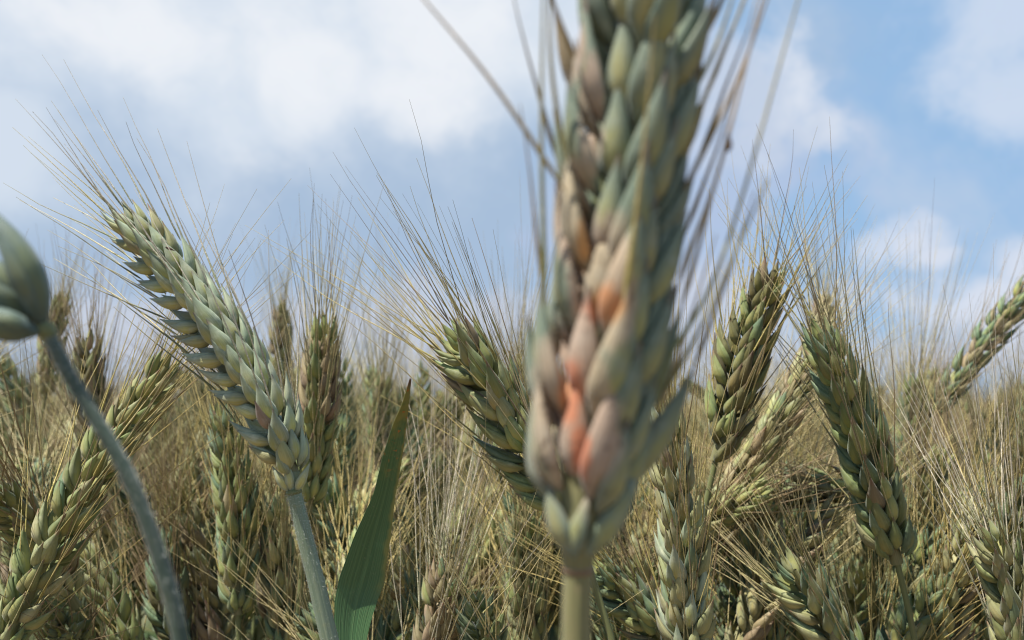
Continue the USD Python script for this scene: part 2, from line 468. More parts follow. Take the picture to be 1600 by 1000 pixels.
# ------------------------------------------------------------------ ground
gx = np.concatenate([-np.geomspace(600, 1.2, 26), np.linspace(-1, 1, 21), np.geomspace(1.2, 600, 26)])
GX, GY = np.meshgrid(gx, gx, indexing='ij')
GZ = 0.012 * np.sin(GX * 9.0 + 2 * np.sin(GY * 3)) * np.exp(-np.hypot(GX, GY) / 4) - 0.004
n_ = len(gx)
ii, jj = np.meshgrid(np.arange(n_ - 1), np.arange(n_ - 1), indexing='ij')
gf = np.stack([ii * n_ + jj, (ii + 1) * n_ + jj, (ii + 1) * n_ + jj + 1, ii * n_ + jj + 1], -1).reshape(-1, 4)
tag(obj('/World', 'ground', (np.stack([GX, GY, GZ], -1).reshape(-1, 3), gf), SOIL), kind='structure')

# ------------------------------------------------------------------ the ear of grain
MM = 0.001
PV = np.array([0, .05, .1, .2, .33, .47, .60, .72, .84, .93, 1.0])
PW = np.array([.03, .24, .47, .83, 1.0, .92, .73, .50, .27, .13, .06])


def husk(L, W, D, bend, keel, nu=10, nv=9, open_=0.0):
    """A hull: y along its length, x across, z outwards. Returns vertices, quads, st."""
    v = np.linspace(0, 1, nv) ** 0.93
    p = np.interp(v, PV, PW)
    t = np.arange(nu) * 2 * np.pi / nu + np.pi / nu
    c, s = np.cos(t), np.sin(t)
    x = 0.5 * W * p[:, None] * c[None]
    zs = np.where(s > 0, s ** 0.85 if False else np.abs(s) ** 0.85, -0.45 * np.abs(s))
    zk = keel * np.exp(-(c / 0.30) ** 2) * (s > 0)
    z_ = 0.5 * D * p[:, None] * (zs + zk)[None] + (bend * L * np.sin(np.pi * v) + open_ * L * v ** 2)[:, None]
    y_ = np.broadcast_to((L * v)[:, None], x.shape)
    V = np.stack([x, y_, z_], -1).reshape(-1, 3)
    i, j = np.meshgrid(np.arange(nv - 1), np.arange(nu), indexing='ij')
    q = np.stack([i * nu + j, i * nu + (j + 1) % nu, (i + 1) * nu + (j + 1) % nu, (i + 1) * nu + j], -1).reshape(-1, 4)
    q = q[:, ::-1]
    uv = np.stack(np.broadcast_arrays((0.5 + 0.5 * c)[None], v[:, None]), -1).reshape(-1, 2)
    return V, q, uv


def put(vf, o, yd, zd):
    """places a hull: its y axis along yd, z roughly along zd"""
    yd = unit(yd)
    xd = unit(np.cross(yd, zd))
    zd = np.cross(xd, yd)
    return vf[0] @ np.stack([xd, yd, zd]) + o, vf[1], vf[2]


def awn(p, d, L, bendv, r0, sides=4, n=8):
    t = (np.concatenate([[0, .05], np.linspace(.14, 1, n - 2)]))[:, None]
    pts = p + np.asarray(d) * L * t + np.asarray(bendv) * L * t ** 2
    hsh = np.sin(np.asarray(d) * 913.7 + np.asarray(p) * 4001.3)        # a small kink of its own for every awn
    pts = pts + (hsh * L * .012) * np.sin(t * (5 + 3 * abs(hsh[0])) + hsh[1] * 3) * t
    r = r0 * (1 - 0.78 * t[:, 0] ** 1.0 + 0.9 * np.exp(-t[:, 0] * L / .005)) * np.minimum(1, .3 + t[:, 0] * L / .0045)
    return tube(pts, r, sides)


def ear(path, axis, roll_to, R, n=20, spacing=None, size=1.0, pal=lambda i, row, k: 'olive', apal=lambda i: 'straw', theta=(28, 28),
        awn_len=(50, 70), awn_spread=0.16, detail=2, awn_skip=0.1, awn_r=0.22, awn_lift=0.0, awn_bias=(0, 0, 0), recess=0.0, loose=1.0, plump=1.0, along=.35, core=1.5, extra=0, foot=.80):
    """The spikelets in two rows along the axis (m x 3 curve from base to tip). detail 2: every hull, glume and awn a mesh of its own;
    detail 1: a spikelet is one mesh and the awns together are the beard; detail 0: all in two meshes, returned."""
    m = len(axis)
    seg = np.concatenate([[0], np.cumsum(np.linalg.norm(np.diff(axis, axis=0), axis=1))])
    length = seg[-1]
    tan = np.gradient(axis, axis=0); tan /= np.linalg.norm(tan, axis=1, keepdims=True)
    nu, nv = (12, 11) if detail == 3 else (10, 9) if detail == 2 else (7, 6) if detail == 1 else (5, 4)
    beard, hulls = [], []
    rz = np.interp(np.linspace(0, 1, 14), [0, 1], [1.25, 0.5]) * MM * size * core
    ra = np.stack([np.interp(np.linspace(0, 1, 14) * length * 0.97, seg, axis[:, k]) for k in range(3)], -1)
    rach = tube(ra, rz, 7)
    if detail >= 1:
        obj(path, 'rachis', rach, STEM['yellow'])
    else:
        hulls.append(rach)
    sides = 5 if detail >= 2 else 3
    for i in range(n):
        t = (i + 0.35) / n
        last = i == n - 1
        sidx = (t + R.normal(0, .006 * loose)) * length * 0.93
        c = np.array([np.interp(sidx, seg, axis[:, k]) for k in range(3)])
        a = unit([np.interp(sidx, seg, tan[:, k]) for k in range(3)])
        o = unit(roll_to - a * np.dot(roll_to, a))
        row = i % 2
        if row:
            o = -o
        s = np.cross(a, o)
        sc = size * np.interp(t, [0, .18, .45, .75, 1], [foot, 1.0, 1.02, .9, .66]) * R.uniform(1 - .08 * loose, 1 + .08 * loose)
        th = math.radians(theta[row] * R.uniform(1 - .17 * loose, 1 + .17 * loose) * np.interp(t, [0, .8, 1], [1.0, .95, .55]))
        if last:
            th = 0.05
        d0 = a * math.cos(th) + o * math.sin(th)
        n0 = -a * math.sin(th) + o * math.cos(th)
        tw = R.normal(0, .16 * loose)
        s, n0 = s * math.cos(tw) + n0 * math.sin(tw), n0 * math.cos(tw) - s * math.sin(tw)
        b = c + o * 1.0 * MM * sc
        phi = math.radians(R.uniform(10, 16))
        specs = []                       # name, hull, tip, direction
        # middle hull
        L = 13.0 * MM * sc
        hc = put(husk(L, 4.2 * plump * MM * sc, 3.4 * MM * sc, .05, .18, nu, nv), b + d0 * (3.2 - 1.6 * recess) * MM * sc + n0 * (.5 - 1.5 * recess) * MM * sc, d0 + s * R.normal(0, .05), n0)
        specs.append(('centre', hc, b + d0 * (3.2 * MM * sc + L), d0, 2))
        for q, sg in enumerate((-1, 1)):
            dd = unit(d0 * math.cos(phi) + s * sg * math.sin(phi))
            nn = unit(n0 * .62 + s * sg * .8)
            L = 15.0 * MM * sc * R.uniform(.95, 1.05)
            o1 = b + s * sg * 1.5 * MM * sc + d0 * .9 * MM * sc
            specs.append(('husk', put(husk(L, 4.9 * plump * MM * sc, 3.6 * plump * MM * sc, .05, .30, nu, nv, .02), o1, dd, nn), o1 + dd * L, dd, q))
            ph2 = phi * 1.45
            dg = unit(d0 * math.cos(ph2) + s * sg * math.sin(ph2))
            ng = unit(n0 * .2 + s * sg * .95)
            Lg = 11.8 * MM * sc * R.uniform(.92, 1.08)
            o2 = b + s * sg * 2.3 * MM * sc - d0 * .4 * MM * sc
            specs.append(('glume', put(husk(Lg, 3.9 * plump * MM * sc, 2.5 * plump * MM * sc, .06, .55, nu, nv, .03), o2, dg, ng), None, dg, q + 3))
        awns = []
        for name, hull, tip, dd, k in specs:
            if tip is None or R.random() < awn_skip or (k == 2 and (recess or R.random() < .3)):
                continue
            da = unit(dd * .8 + a * (along + awn_lift) + R.normal(0, awn_spread, 3) + np.asarray(awn_bias))
            Lw = R.uniform(*awn_len) * MM * (1 if k != 2 else .85) * np.interp(t, [0, .3, 1], [.75, 1, .92])
            bv = unit(a * .8 + R.normal(0, .6, 3)) * R.uniform(.02, .13)
            awns.append(awn(tip - dd * 2.4 * MM * sc, da, Lw, bv, awn_r * MM * sc * R.uniform(.85, 1.15), sides, 8 if detail >= 2 else 5))
        for _ in range(extra):
            da = unit(d0 * .6 + a * .6 + R.normal(0, awn_spread * 1.3, 3))
            awns.append(awn(specs[0][2] - d0 * R.uniform(1, 5) * MM, da, R.uniform(*awn_len) * MM, R.normal(0, .06, 3), awn_r * MM * .9, sides, 8 if detail >= 2 else 5))
        if detail >= 2:
            sp = obj(path, 'spikelet', specs[0][1], H[pal(i, row, 2)])
            for name, hull, tip, dd, k in specs[1:]:
                obj(sp, name, hull, H[pal(i, row, k)])
            for w in awns:
                obj(sp, 'awn', w, A[apal(i)])
        elif detail == 1:
            obj(path, 'spikelet', merge([q[1] for q in specs]), H[pal(i, row, 2)])
            beard += awns
        else:
            hulls += [q[1] for q in specs[:1] + specs[1::2]]
            beard += awns[:2]
    if detail == 1:
        p = obj(path, 'beard', merge(beard), A[apal(0)])
        tag(p, kind='stuff')
    return merge(hulls) if hulls else None, merge(beard) if beard else None


def stem_down(base, tangent, r, lean=0.10, n=18):
    """from the foot of the ear down to the soil"""
    g = np.array([base[0] - tangent[0] * lean, base[1] - tangent[1] * lean * .4, 0.0])
    return bez(base, base - unit(tangent) * 0.10, [g[0], g[1], base[2] * .55], g, n)


def stem_path(upper, root, n1=40, n2=14):
    """through the upper points, then down to the soil without overshooting"""
    a = curve(upper, n1)
    tg = unit(a[-1] - a[-2])
    b = bez(a[-1], a[-1] + tg * .08, [root[0], root[1], a[-1][2] * .6], root, n2)
    return np.vstack([a, b[1:]])


def blade(p, width, up, n=22, fold=0.25, thick=0.00025, m=5):
    """a grass leaf: p its midrib, width along it; two skins"""
    p = np.asarray(p, float)
    t = np.gradient(p, axis=0); t /= np.linalg.norm(t, axis=1, keepdims=True)
    sd = np.cross(t, np.broadcast_to(up, t.shape)); sd /= np.linalg.norm(sd, axis=1, keepdims=True) + 1e-9
    nn = np.cross(sd, t)
    x = np.linspace(-1, 1, m)
    top = p[:, None] + sd[:, None] * (x[None, :, None] * width[:, None, None] / 2) + nn[:, None] * (np.abs(x)[None, :, None] * fold * width[:, None, None] / 2)
    uv = np.stack(np.broadcast_arrays((x * .5 + .5)[None], np.linspace(0, 1, len(p))[:, None]), -1).reshape(-1, 2)
    bot = top - nn[:, None] * thick
    k = len(p)
    i, j = np.meshgrid(np.arange(k - 1), np.arange(m - 1), indexing='ij')
    q = np.stack([i * m + j, i * m + j + 1, (i + 1) * m + j + 1, (i + 1) * m + j], -1).reshape(-1, 4)
    V = np.vstack([top.reshape(-1, 3), bot.reshape(-1, 3)])
    e = []
    for c in (0, m - 1):
        r_ = np.arange(k - 1) * m + c
        e.append(np.stack([r_, r_ + m, r_ + m + k * m, r_ + k * m], -1))
    return V, np.vstack([q, q[:, ::-1] + k * m] + e), np.vstack([uv, uv])


def hairs(path, pts, r, count, R, length=0.9, mat=None):
    """the short white down of a stem"""
    t, a, b = frames(pts)
    out = []
    s = R.uniform(0, len(pts) - 1.001, count)
    i = s.astype(int); u = (s - i)[:, None]
    c = pts[i] * (1 - u) + pts[i + 1] * u
    rr = (np.broadcast_to(r, (len(pts),))[i])[:, None]
    ang = R.uniform(0, 2 * np.pi, count)[:, None]
    d = np.cos(ang) * a[i] + np.sin(ang) * b[i]
    e = np.cross(t[i], d)
    root = c + d * rr * .97
    w = 0.05 * MM
    dirv = d + R.normal(0, .35, (count, 3))
    tip = root + dirv * (R.uniform(.4, 1, count)[:, None] * length * MM)
    v = np.stack([root + e * w, root - e * w * .5 + t[i] * w * .8, root - e * w * .5 - t[i] * w * .8, tip], 1).reshape(-1, 3)
    k = np.arange(count)[:, None] * 4
    f = np.vstack([k + [0, 1, 3], k + [1, 2, 3], k + [2, 0, 3]])
    p = obj(path, 'down_hair', (v, f), HAIR, flat=True)
    tag(p, kind='stuff')


def local(pts, o):
    return np.asarray(pts, float) - o


# ------------------------------------------------------------------ the tall blurred ear in front, half of it killed by mould
R = np.random.default_rng(11)
axis1 = curve([at(905, 812, D1), at(925, 640, D1), at(955, 430, D1), at(980, 220, D1), at(996, 0, D1), at(1003, -330, D1 + .006)], 40)
root = np.array([axis1[0][0] + .004, axis1[0][1] + .01, 0])
t = thing('cereal_plant', 'large blurred bearded ear nearest the camera, its lower spikelets bleached with orange mould', 'cereal plant', root)


pal1 = lambda i, row, k: 'tall'
view1 = unit(CAM - axis1[8])
ear(t, local(axis1, root), unit(view1 * math.cos(.55) - RIGHT * math.sin(.55)), R, n=19, size=1.27, recess=1.0, plump=.95, core=1.9, loose=1.1, foot=.95, pal=pal1, apal=lambda i: ('green', 'brown', 'gold')[i % 3],
    theta=(11, 9), awn_len=(28, 60), awn_spread=.05, detail=3, awn_skip=.74, awn_r=.30)
for (x0, y0), (x1, y1), w, dz in (((958, 772), (1088, 566), 4.6, .003), ((935, 800), (1030, 640), 4.4, .0015), ((965, 690), (1068, 470), 4.2, .004), ((872, 560), (850, 455), 3.4, .003), ((1015, 185), (1108, 48), 3.8, .006), ((1022, 275), (1106, 145), 3.6, .006), ((1010, 385), (1088, 262), 3.8, .006),
                                  ((996, 485), (1072, 362), 3.8, .006), ((985, 570), (1062, 440), 3.8, .006), ((925, 175), (866, 15), 3.0, .006), ((918, 355), (868, 245), 3.2, .006)):
    b0, b1 = local(at(x0, y0, D1 + dz), root), local(at(x1, y1, D1 + dz - .001), root)
    L = np.linalg.norm(b1 - b0)
    gp = obj(t, 'glume', put(husk(L, w * MM, 3.0 * MM, .06, .4, 14, 13), b0, b1 - b0, unit(view1 + RIGHT * np.sign(x1 - 905) * .9)), H['brown' if (x1, y1) in ((1108, 48), (866, 15)) else 'tall'])
    obj(gp, 'awn', awn(b1 - (b1 - b0) * .03, unit(unit(b1 - b0) + UP * .5), .022, unit(UP) * .12, .30 * MM, 5, 8), A['brown'])
neck = local(curve([at(905, 806, D1), at(904, 850, D1), at(903, 886, D1)], 8), root)
obj(t, 'neck', tube(neck, np.array([2.5, 2.75, 2.7, 2.55, 2.35, 2.2, 2.05, 1.95]) * MM, 33, 11), STEM['yellow'])
for px, py, qx, qy, w in ((886, 872, 853, 735, 3.4), (921, 872, 1005, 715, 3.9), (903, 876, 930, 745, 3.0)):
    b0, b1 = local(at(px + 8 * np.sign(900 - px), py, D1 - .0018), root), local(at(qx, qy, D1 - .002 + .002 * (px != 903)), root)
    L = np.linalg.norm(b1 - b0)
    obj(t, 'bract', put(husk(L, w * MM, 1.8 * MM, .07, .3, 12, 11), b0, b1 - b0, unit(view1 + RIGHT * np.sign(px - 905) * .8)), H['tall'])
ring = local(curve([at(903, 884, D1), at(903, 889, D1), at(903, 895, D1)], 5), root)
obj(t, 'node', tube(ring, np.array([1.95, 2.12, 2.18, 2.08, 1.9]) * MM, 14), STEM['brown'])
st = local(stem_path([at(903, 893, D1), at(901, 960, D1), at(900, 1040, D1)], root, 10), root)
obj(t, 'stem', tube(st, np.linspace(1.85, 2.0, len(st)) * MM, 44, 11), STEM['yellow'])
sp = at(1137, 238, D1 - .003) - root
ico = husk(2.2 * MM, 1.0 * MM, 1.0 * MM, 0, 0, 8, 8)
tag(obj(t, 'dried_anther', put(ico, sp, [.15, 0, 1], view1), DARK), 'small brown dried anther caught on an awn')
# single long awns that the photograph shows well apart
for (x0, y0), (xm, ym), (x1, y1), m_ in [((884, 300), (770, 130), (655, -10), 'brown'), ((852, 470), (846, 220), (849, -30), 'green'), ((884, 255), (862, 110), (858, -30), 'gold'),
                                         ((1068, 300), (1150, 130), (1205, -20), 'brown'), ((1045, 560), (1130, 400), (1250, -10), 'green'), ((1062, 430), (1122, 270), (1192, -10), 'brown'),
                                         ((1040, 610), (1100, 500), (1200, 280), 'green'), ((1080, 150), (1120, 70), (1150, -20), 'green'), ((898, 90), (878, 40), (858, -15), 'brown')]:
    pts = local(curve([at(x0, y0, D1 - .002), at(xm, ym, D1 - .004), at(x1, y1, D1 - .006)], 10), root)
    obj(t, 'awn', tube(pts, np.interp(np.linspace(0, 1, 10), [0, .12, 1], [.12, .36, .13]) * MM, 6), A[m_])

# ------------------------------------------------------------------ the sharp blue-green ear on the left
R = np.random.default_rng(5)
D2 = 0.275
axis2 = curve([at(458, 742, D2), at(420, 640, D2), at(335, 510, D2 + .002), at(255, 410, D2 + .004), at(180, 325, D2 + .006)], 40)
base2 = at(515, 1000, D2)
root = np.array([base2[0] + .03, base2[1] + .01, 0])
t = thing('cereal_plant', 'sharp blue-green bearded ear leaning left on a pale stem', 'cereal plant', root)
view2 = unit(CAM - axis2[15])


def pal2(i, row, k):
    if i == 4 and row == 0 and k == 3: return 'pink'
    if i > 19 and (i + k) % 2: return 'yellow'
    if (i * 5 + k * 3) % 17 == 0: return 'yellow'
    return 'blue'


ear(t, local(axis2, root), unit(view2 * math.cos(.72) + RIGHT * math.sin(.72)), R, n=26, size=1.04, plump=1.2, loose=.8, pal=pal2,
    apal=lambda i: ('pale', 'straw', 'pale', 'green')[i % 4], theta=(22, 46), awn_len=(38, 54), along=.75, awn_spread=.09, detail=3, awn_skip=.06, awn_r=.25)
neck = local(curve([at(459, 735, D2), at(457, 752, D2), at(458, 768, D2)], 6), root)
obj(t, 'neck', tube(neck, np.linspace(1.9, 1.6, 6) * MM, 12), STEM['glaucous'])
for px, qx, qy in ((450, 425, 728), (462, 485, 722), (455, 447, 715)):
    b0, b1 = local(at(px, 768, D2 - .0012), root), local(at(qx, qy, D2 - .002), root)
    obj(t, 'bract', put(husk(np.linalg.norm(b1 - b0), 3.0 * MM, 1.2 * MM, .08, .2, 10, 9), b0, b1 - b0, view2), H['blue'])
ring = local(curve([at(458, 764, D2), at(459, 768, D2), at(460, 772, D2)], 5), root)
obj(t, 'node', tube(ring, np.array([1.8, 2.25, 2.4, 2.35, 2.1]) * MM, 12), STEM['straw'])
st = local(stem_path([at(459, 768, D2), at(474, 830, D2), at(494, 910, D2), base2, at(540, 1100, D2)], root), root)
obj(t, 'stem', tube(st, np.linspace(2.0, 2.9, len(st)) * MM, 44, 11), STEM['glaucous'])
hairs(t, st[:32], 2.3 * MM, 1800, R, .6)
sp = at(258, 386, D2 - .004) - root
tag(obj(t, 'dried_anther', put(husk(3.2 * MM, .9 * MM, .8 * MM, .1, 0, 8, 8), sp, [.9, 0, -.35], view2), DARK), 'thin black speck near the tip of the ear')

# ------------------------------------------------------------------ the nodding ear at the left edge on its bent downy stem
R = np.random.default_rng(23)
D3 = 0.14
axis3 = curve([at(72, 520, D3), at(42, 500, D3), at(-14, 440, D3), at(-85, 360, D3), at(-190, 250, D3)], 40)
root = np.array([at(300, 1000, D3)[0] + .01, D3 + .01, 0])
t = thing('cereal_plant', 'out of focus dark green ear cut by the left edge on a bent downy stem', 'cereal plant', root)
view3 = unit(CAM - axis3[8])
for (x0, y0), (x1, y1), w, dz in (((72, 514), (-34, 305), 5.4, .000), ((66, 521), (-75, 470), 5.0, -.001), ((66, 510), (-95, 375), 5.6, .0025), ((70, 516), (-90, 420), 5.5, .004)):
    b0, b1 = local(at(x0, y0, D3 + dz), root), local(at(x1, y1, D3 + dz), root)
    hp = obj(t, 'spikelet', put(husk(np.linalg.norm(b1 - b0), w * MM, 5.0 * MM, .10, .25, 14, 13), b0, b1 - b0, unit(view3 + RIGHT * .6 + UP * (.5 if y1 < 400 else -.7))), H['bud'])
    q0, q1 = b0 + (b1 - b0) * .12 + view3 * .0022, b0 + (b1 - b0) * .75 + view3 * .003
    obj(hp, 'glume', put(husk(np.linalg.norm(q1 - q0), w * .62 * MM, 2.2 * MM, .06, .4, 12, 11), q0, q1 - q0, view3), H['bud'])
    obj(hp, 'awn', awn(b1, unit(b1 - b0), .05, unit(axis3[-1] - axis3[0]) * .05, .25 * MM, 5, 8), A['brown'])
ring = local(curve([at(66, 508, D3), at(73, 519, D3), at(80, 529, D3)], 5), root)
obj(t, 'node', tube(ring, np.array([1.2, 1.4, 1.4, 1.25, .95]) * MM, 12), STEM['straw'])
st = local(stem_path([at(74, 520, D3), at(105, 580, D3), at(150, 655, D3), at(196, 735, D3), at(228, 810, D3), at(252, 880, D3), at(272, 950, D3), at(284, 1010, D3)], root, 50), root)
obj(t, 'stem', tube(st, np.interp(np.arange(len(st)), [0, 12, 59], [0.9, 1.0, 1.2]) * MM, 14), STEM['dark'])
hairs(t, st[:46], .95 * MM, 2600, R, .6)

# ------------------------------------------------------------------ the broad flag leaf
R = np.random.default_rng(3)
D4 = 0.315
edges = [(1120, 540, 560), (1060, 527, 568), (995, 519, 576), (944, 518, 590), (905, 525, 604), (843, 548, 613), (776, 580, 619), (720, 594, 629), (665, 612, 636), (632, 627, 639), (592, 640, 643)]
mid = np.array([at((l + r) / 2, y_, D4 + .012 * math.sin(k * .35)) for k, (y_, l, r) in enumerate(edges)])
wid = np.array([(r - l) / FPX * D4 * .93 for y_, l, r in edges])
k = np.linspace(0, len(edges) - 1, 44)
midc = curve(mid, 44)
widc = np.interp(k, np.arange(len(edges)), wid)
root = np.array([mid[0][0] - .004, mid[0][1] + .01, 0])
t = thing('cereal_plant', 'broad dark green flag leaf with a rusty yellow tip between the two front ears', 'cereal leaf', root)
obj(t, 'leaf_blade', blade(local(midc, root), widc, unit(CAM - mid[5]) + RIGHT * .25, fold=.16, m=9), LEAF)
st = local(stem_path([mid[0], mid[0] + [0, .004, -.04]], root, 4), root)
obj(t, 'stem', tube(st, np.linspace(1.6, 2.2, len(st)) * MM, 10), STEM['dark'])

# ------------------------------------------------------------------ ears in the middle distance, each in its own place
G_MID = 'bearded ears standing behind the front three'
#  label, base px, tip px, depth base/tip, sag, roll, main, second, awns, theta, n, size, awn length, spread
MIDS = [
    ('large ear slanting right behind the bent stem, pale husks on its upper side', (-5, 1030), (268, 560), .33, .34, .00, .5, 'olive', 'yellow', 'gold', (24, 24), 24, 1.0, (50, 75), .12),
    ('dark brown ear tip between the bent stem and the sharp blue-green ear', (152, 770), (136, 520), .50, .50, .0, 1.0, 'dark', 'brown', 'brown', (20, 20), 20, 1.0, (45, 65), .12),
    ('upright ear with dry brown husks just right of the sharp blue-green ear', (480, 800), (506, 505), .42, .42, .0, .3, 'olive', 'brown', 'straw', (22, 22), 20, 1.05, (50, 75), .14),
    ('green upright ear below the middle of the sharp blue-green ear', (372, 960), (345, 640), .42, .43, .0, .4, 'olive', 'deep', 'gold', (22, 22), 22, 1.0, (50, 70), .14),
    ('green ear low behind the pale stem of the sharp blue-green ear', (450, 1090), (424, 770), .43, .43, .0, .2, 'yellow', 'deep', 'straw', (22, 22), 22, 1.0, (50, 75), .14),
    ('plump yellow-green ear leaning left against the big blurred ear', (885, 810), (703, 512), .34, .34, .0, .8, 'olive', 'yellow', 'gold', (24, 30), 20, 1.12, (55, 80), .13),
    ('upright pale ear close right of the big blurred ear, reaching the bottom edge', (1078, 1080), (1040, 640), .34, .34, .0, .3, 'yellow', 'blue', 'gold', (22, 24), 24, 1.0, (50, 75), .12),
    ('dark olive ear pointing up right of the big blurred ear, its tip against the sky', (1118, 720), (1200, 428), .39, .39, .0, .9, 'dark', 'olive', 'gold', (24, 24), 20, 1.08, (45, 60), .15),
    ('sunlit pale ear slanting right behind the dark olive ear', (1112, 810), (1295, 508), .43, .44, .0, .2, 'yellow', 'tan', 'straw', (22, 22), 24, .95, (50, 75), .13),
    ('tall green ear leaning left with twisted rows of husks on the right side', (1402, 880), (1276, 510), .37, .37, .0, .35, 'olive', 'deep', 'straw', (26, 26), 22, 1.18, (55, 80), .14),
    ('blurred green ear slanting up to the right edge against the sky', (1455, 650), (1650, 405), .58, .58, .0, .7, 'deep', 'tan', 'brown', (18, 18), 24, 1.0, (40, 60), .10),
    ('dark ear lying nearly flat below the sunlit slanting ear', (1370, 775), (1105, 862), .46, .45, .012, .6, 'dark', 'olive', 'brown', (24, 24), 20, 1.0, (50, 70), .12),
    ('yellow-green ear at the bottom leaning left under the ear that lies flat', (1355, 1070), (1238, 885), .37, .37, .0, .9, 'yellow', 'deep', 'straw', (26, 26), 14, 1.05, (50, 70), .14),
    ('pale green ear in the bottom right corner', (1605, 1110), (1548, 830), .35, .35, .0, .5, 'yellow', 'olive', 'pale', (22, 24), 18, 1.05, (65, 100), .12),
    ('dark green ear nodding left at the foot of the big blurred ear', (1075, 1040), (928, 885), .40, .40, .0, .8, 'deep', 'olive', 'gold', (24, 24), 14, 1.05, (45, 65), .12),
    ('straw-brown ear low in the middle right of the flag leaf', (640, 1150), (702, 880), .38, .38, .0, .5, 'tan', 'brown', 'pale', (22, 22), 18, 1.0, (75, 105), .13),
    ('pale green ear low beside the stem of the big blurred ear', (838, 1100), (815, 790), .42, .42, .0, .3, 'yellow', 'olive', 'straw', (22, 22), 22, .95, (50, 80), .16),
    ('blurred grey-green ear at the left edge below the cut ear', (70, 740), (2, 560), .78, .78, .0, .4, 'olive', 'deep', 'straw', (20, 20), 20, 1.15, (50, 70), .14),
    ('yellowish ear tip just right of the neck of the cut ear at the left edge', (70, 620), (98, 462), .72, .72, .0, .4, 'yellow', 'tan', 'straw', (22, 22), 20, 1.0, (45, 65), .12),
    ('blurred tan ear tip just left of the ear with dry brown husks', (446, 650), (440, 470), .74, .74, .0, .4, 'tan', 'yellow', 'straw', (20, 20), 20, 1.0, (50, 70), .12),
    ('tan ear tip against the sky behind the tall green leaning ear', (1305, 640), (1286, 462), .66, .66, .0, .5, 'tan', 'brown', 'straw', (22, 22), 20, 1.0, (50, 70), .14),
    ('olive ear low between the ear that lies flat and the bottom right corner', (1475, 990), (1430, 730), .52, .52, .0, .5, 'olive', 'deep', 'straw', (22, 22), 22, 1.0, (55, 80), .16),
    ('slim upright ear with long awns behind the tip of the flag leaf', (606, 780), (598, 596), .60, .60, .0, .4, 'olive', 'tan', 'straw', (20, 20), 20, 1.0, (80, 115), .13),
    ('ear with long awns wedged between the plump leaning ear and the big blurred ear', (790, 760), (816, 570), .56, .56, .0, .4, 'olive', 'deep', 'gold', (20, 20), 20, 1.0, (75, 105), .13),
    ('green upright ear with long awns between the tall leaning ear and the right edge', (1415, 800), (1432, 592), .58, .58, .0, .5, 'deep', 'olive', 'straw', (20, 20), 20, 1.05, (80, 115), .14),
    ('dim green ear low in the shade just right of the bent stem', (300, 1060), (262, 840), .45, .45, .0, .5, 'deep', 'dark', 'brown', (22, 22), 20, 1.0, (50, 70), .14),
]
for idx, (label, bp, tp, d0, d1, sag, roll, m1, m2, aw, th, n, size, al, spread) in enumerate(MIDS):
    R = np.random.default_rng(100 + idx)
    b, e = at(*bp, d0), at(*tp, d1)
    mid_ = (b + e) / 2 + np.array([R.normal(0, .002), 0, .003 + sag])
    ax = curve([b, mid_, e], 30)
    tg = ax[1] - ax[0]
    st = stem_down(b, unit(tg), 0)
    root = np.array([st[-1][0], st[-1][1], 0.0])
    t = thing('cereal_plant', label, 'cereal plant', root)
    v_ = unit(CAM - ax[15])
    side = unit(np.cross(unit(tg), v_))
    rl = unit(v_ * math.cos(roll) + side * math.sin(roll))
    pal = lambda i, row, k, m1=m1, m2=m2, idx=idx: m2 if ((i * 7 + k * 3 + idx) % 10) < 3 else ('tan', 'yellow', 'deep', 'olive')[(i + k) % 4] if ((i * 11 + k * 5 + idx) % 13) < 2 else m1
    if idx == 2:
        pal = lambda i, row, k: 'brown' if 8 <= i <= 15 and k in (1, 4, 2) else ('yellow' if i > 16 else 'olive')
    obj(t, 'stem', tube(local(st, root), np.linspace(1.2, 1.7, 18) * MM, 8), STEM['straw'])
    ear(t, local(ax, root), rl, R, n=int(n * .86), size=size * 1.17, loose=1.6, plump=1.1, extra=2, pal=pal, apal=lambda i, aw=aw: aw if i % 4 else ('straw', 'brown', 'green')[i % 3], theta=th,
        awn_len=al, awn_spread=spread, detail=2, awn_skip=.0, awn_r=.21)

# ------------------------------------------------------------------ the crowd of ears behind
PROTO = []


def crowd_plant(seed, pal2_, aw, nod, tone):
    """a plant with its foot at the origin, the ear nodding towards +x; returns the parts as a function of detail"""
    R = np.random.default_rng(seed)
    h = R.uniform(.855, .885)
    b = np.array([.02 * nod, 0, h])
    d = unit([math.sin(nod * .6), R.normal(0, .05), math.cos(nod * .6)])
    e_ = unit([math.sin(nod), R.normal(0, .08), math.cos(nod)])
    L = R.uniform(.08, .10)
    ax = curve([b, b + d * L * .5, b + d * L * .5 + e_ * L * .5], 24)
    st = bez([0, 0, 0], [0, 0, h * .5], b - d * .2, b, 14)[::-1]
    rl = unit([R.normal(), R.normal(), .0])
    return R, ax, st, rl


def leaf_for(R, h):
    az = R.uniform(0, 2 * np.pi)
    o = np.array([math.cos(az), math.sin(az), 0])
    p0 = np.array([0, 0, h])
    L = R.uniform(.12, .2)
    pts = bez(p0, p0 + o * L * .2 + [0, 0, L * .5], p0 + o * L * .6 + [0, 0, L * .6], p0 + o * L * .95 + [0, 0, L * R.uniform(-.1, .6)], 12)
    w = np.interp(np.linspace(0, 1, 12), [0, .25, .7, 1], [.007, .011, .008, .0005])
    return blade(pts, w, np.array([0, 0, 1.0]) - o * .3, fold=.25, m=3)


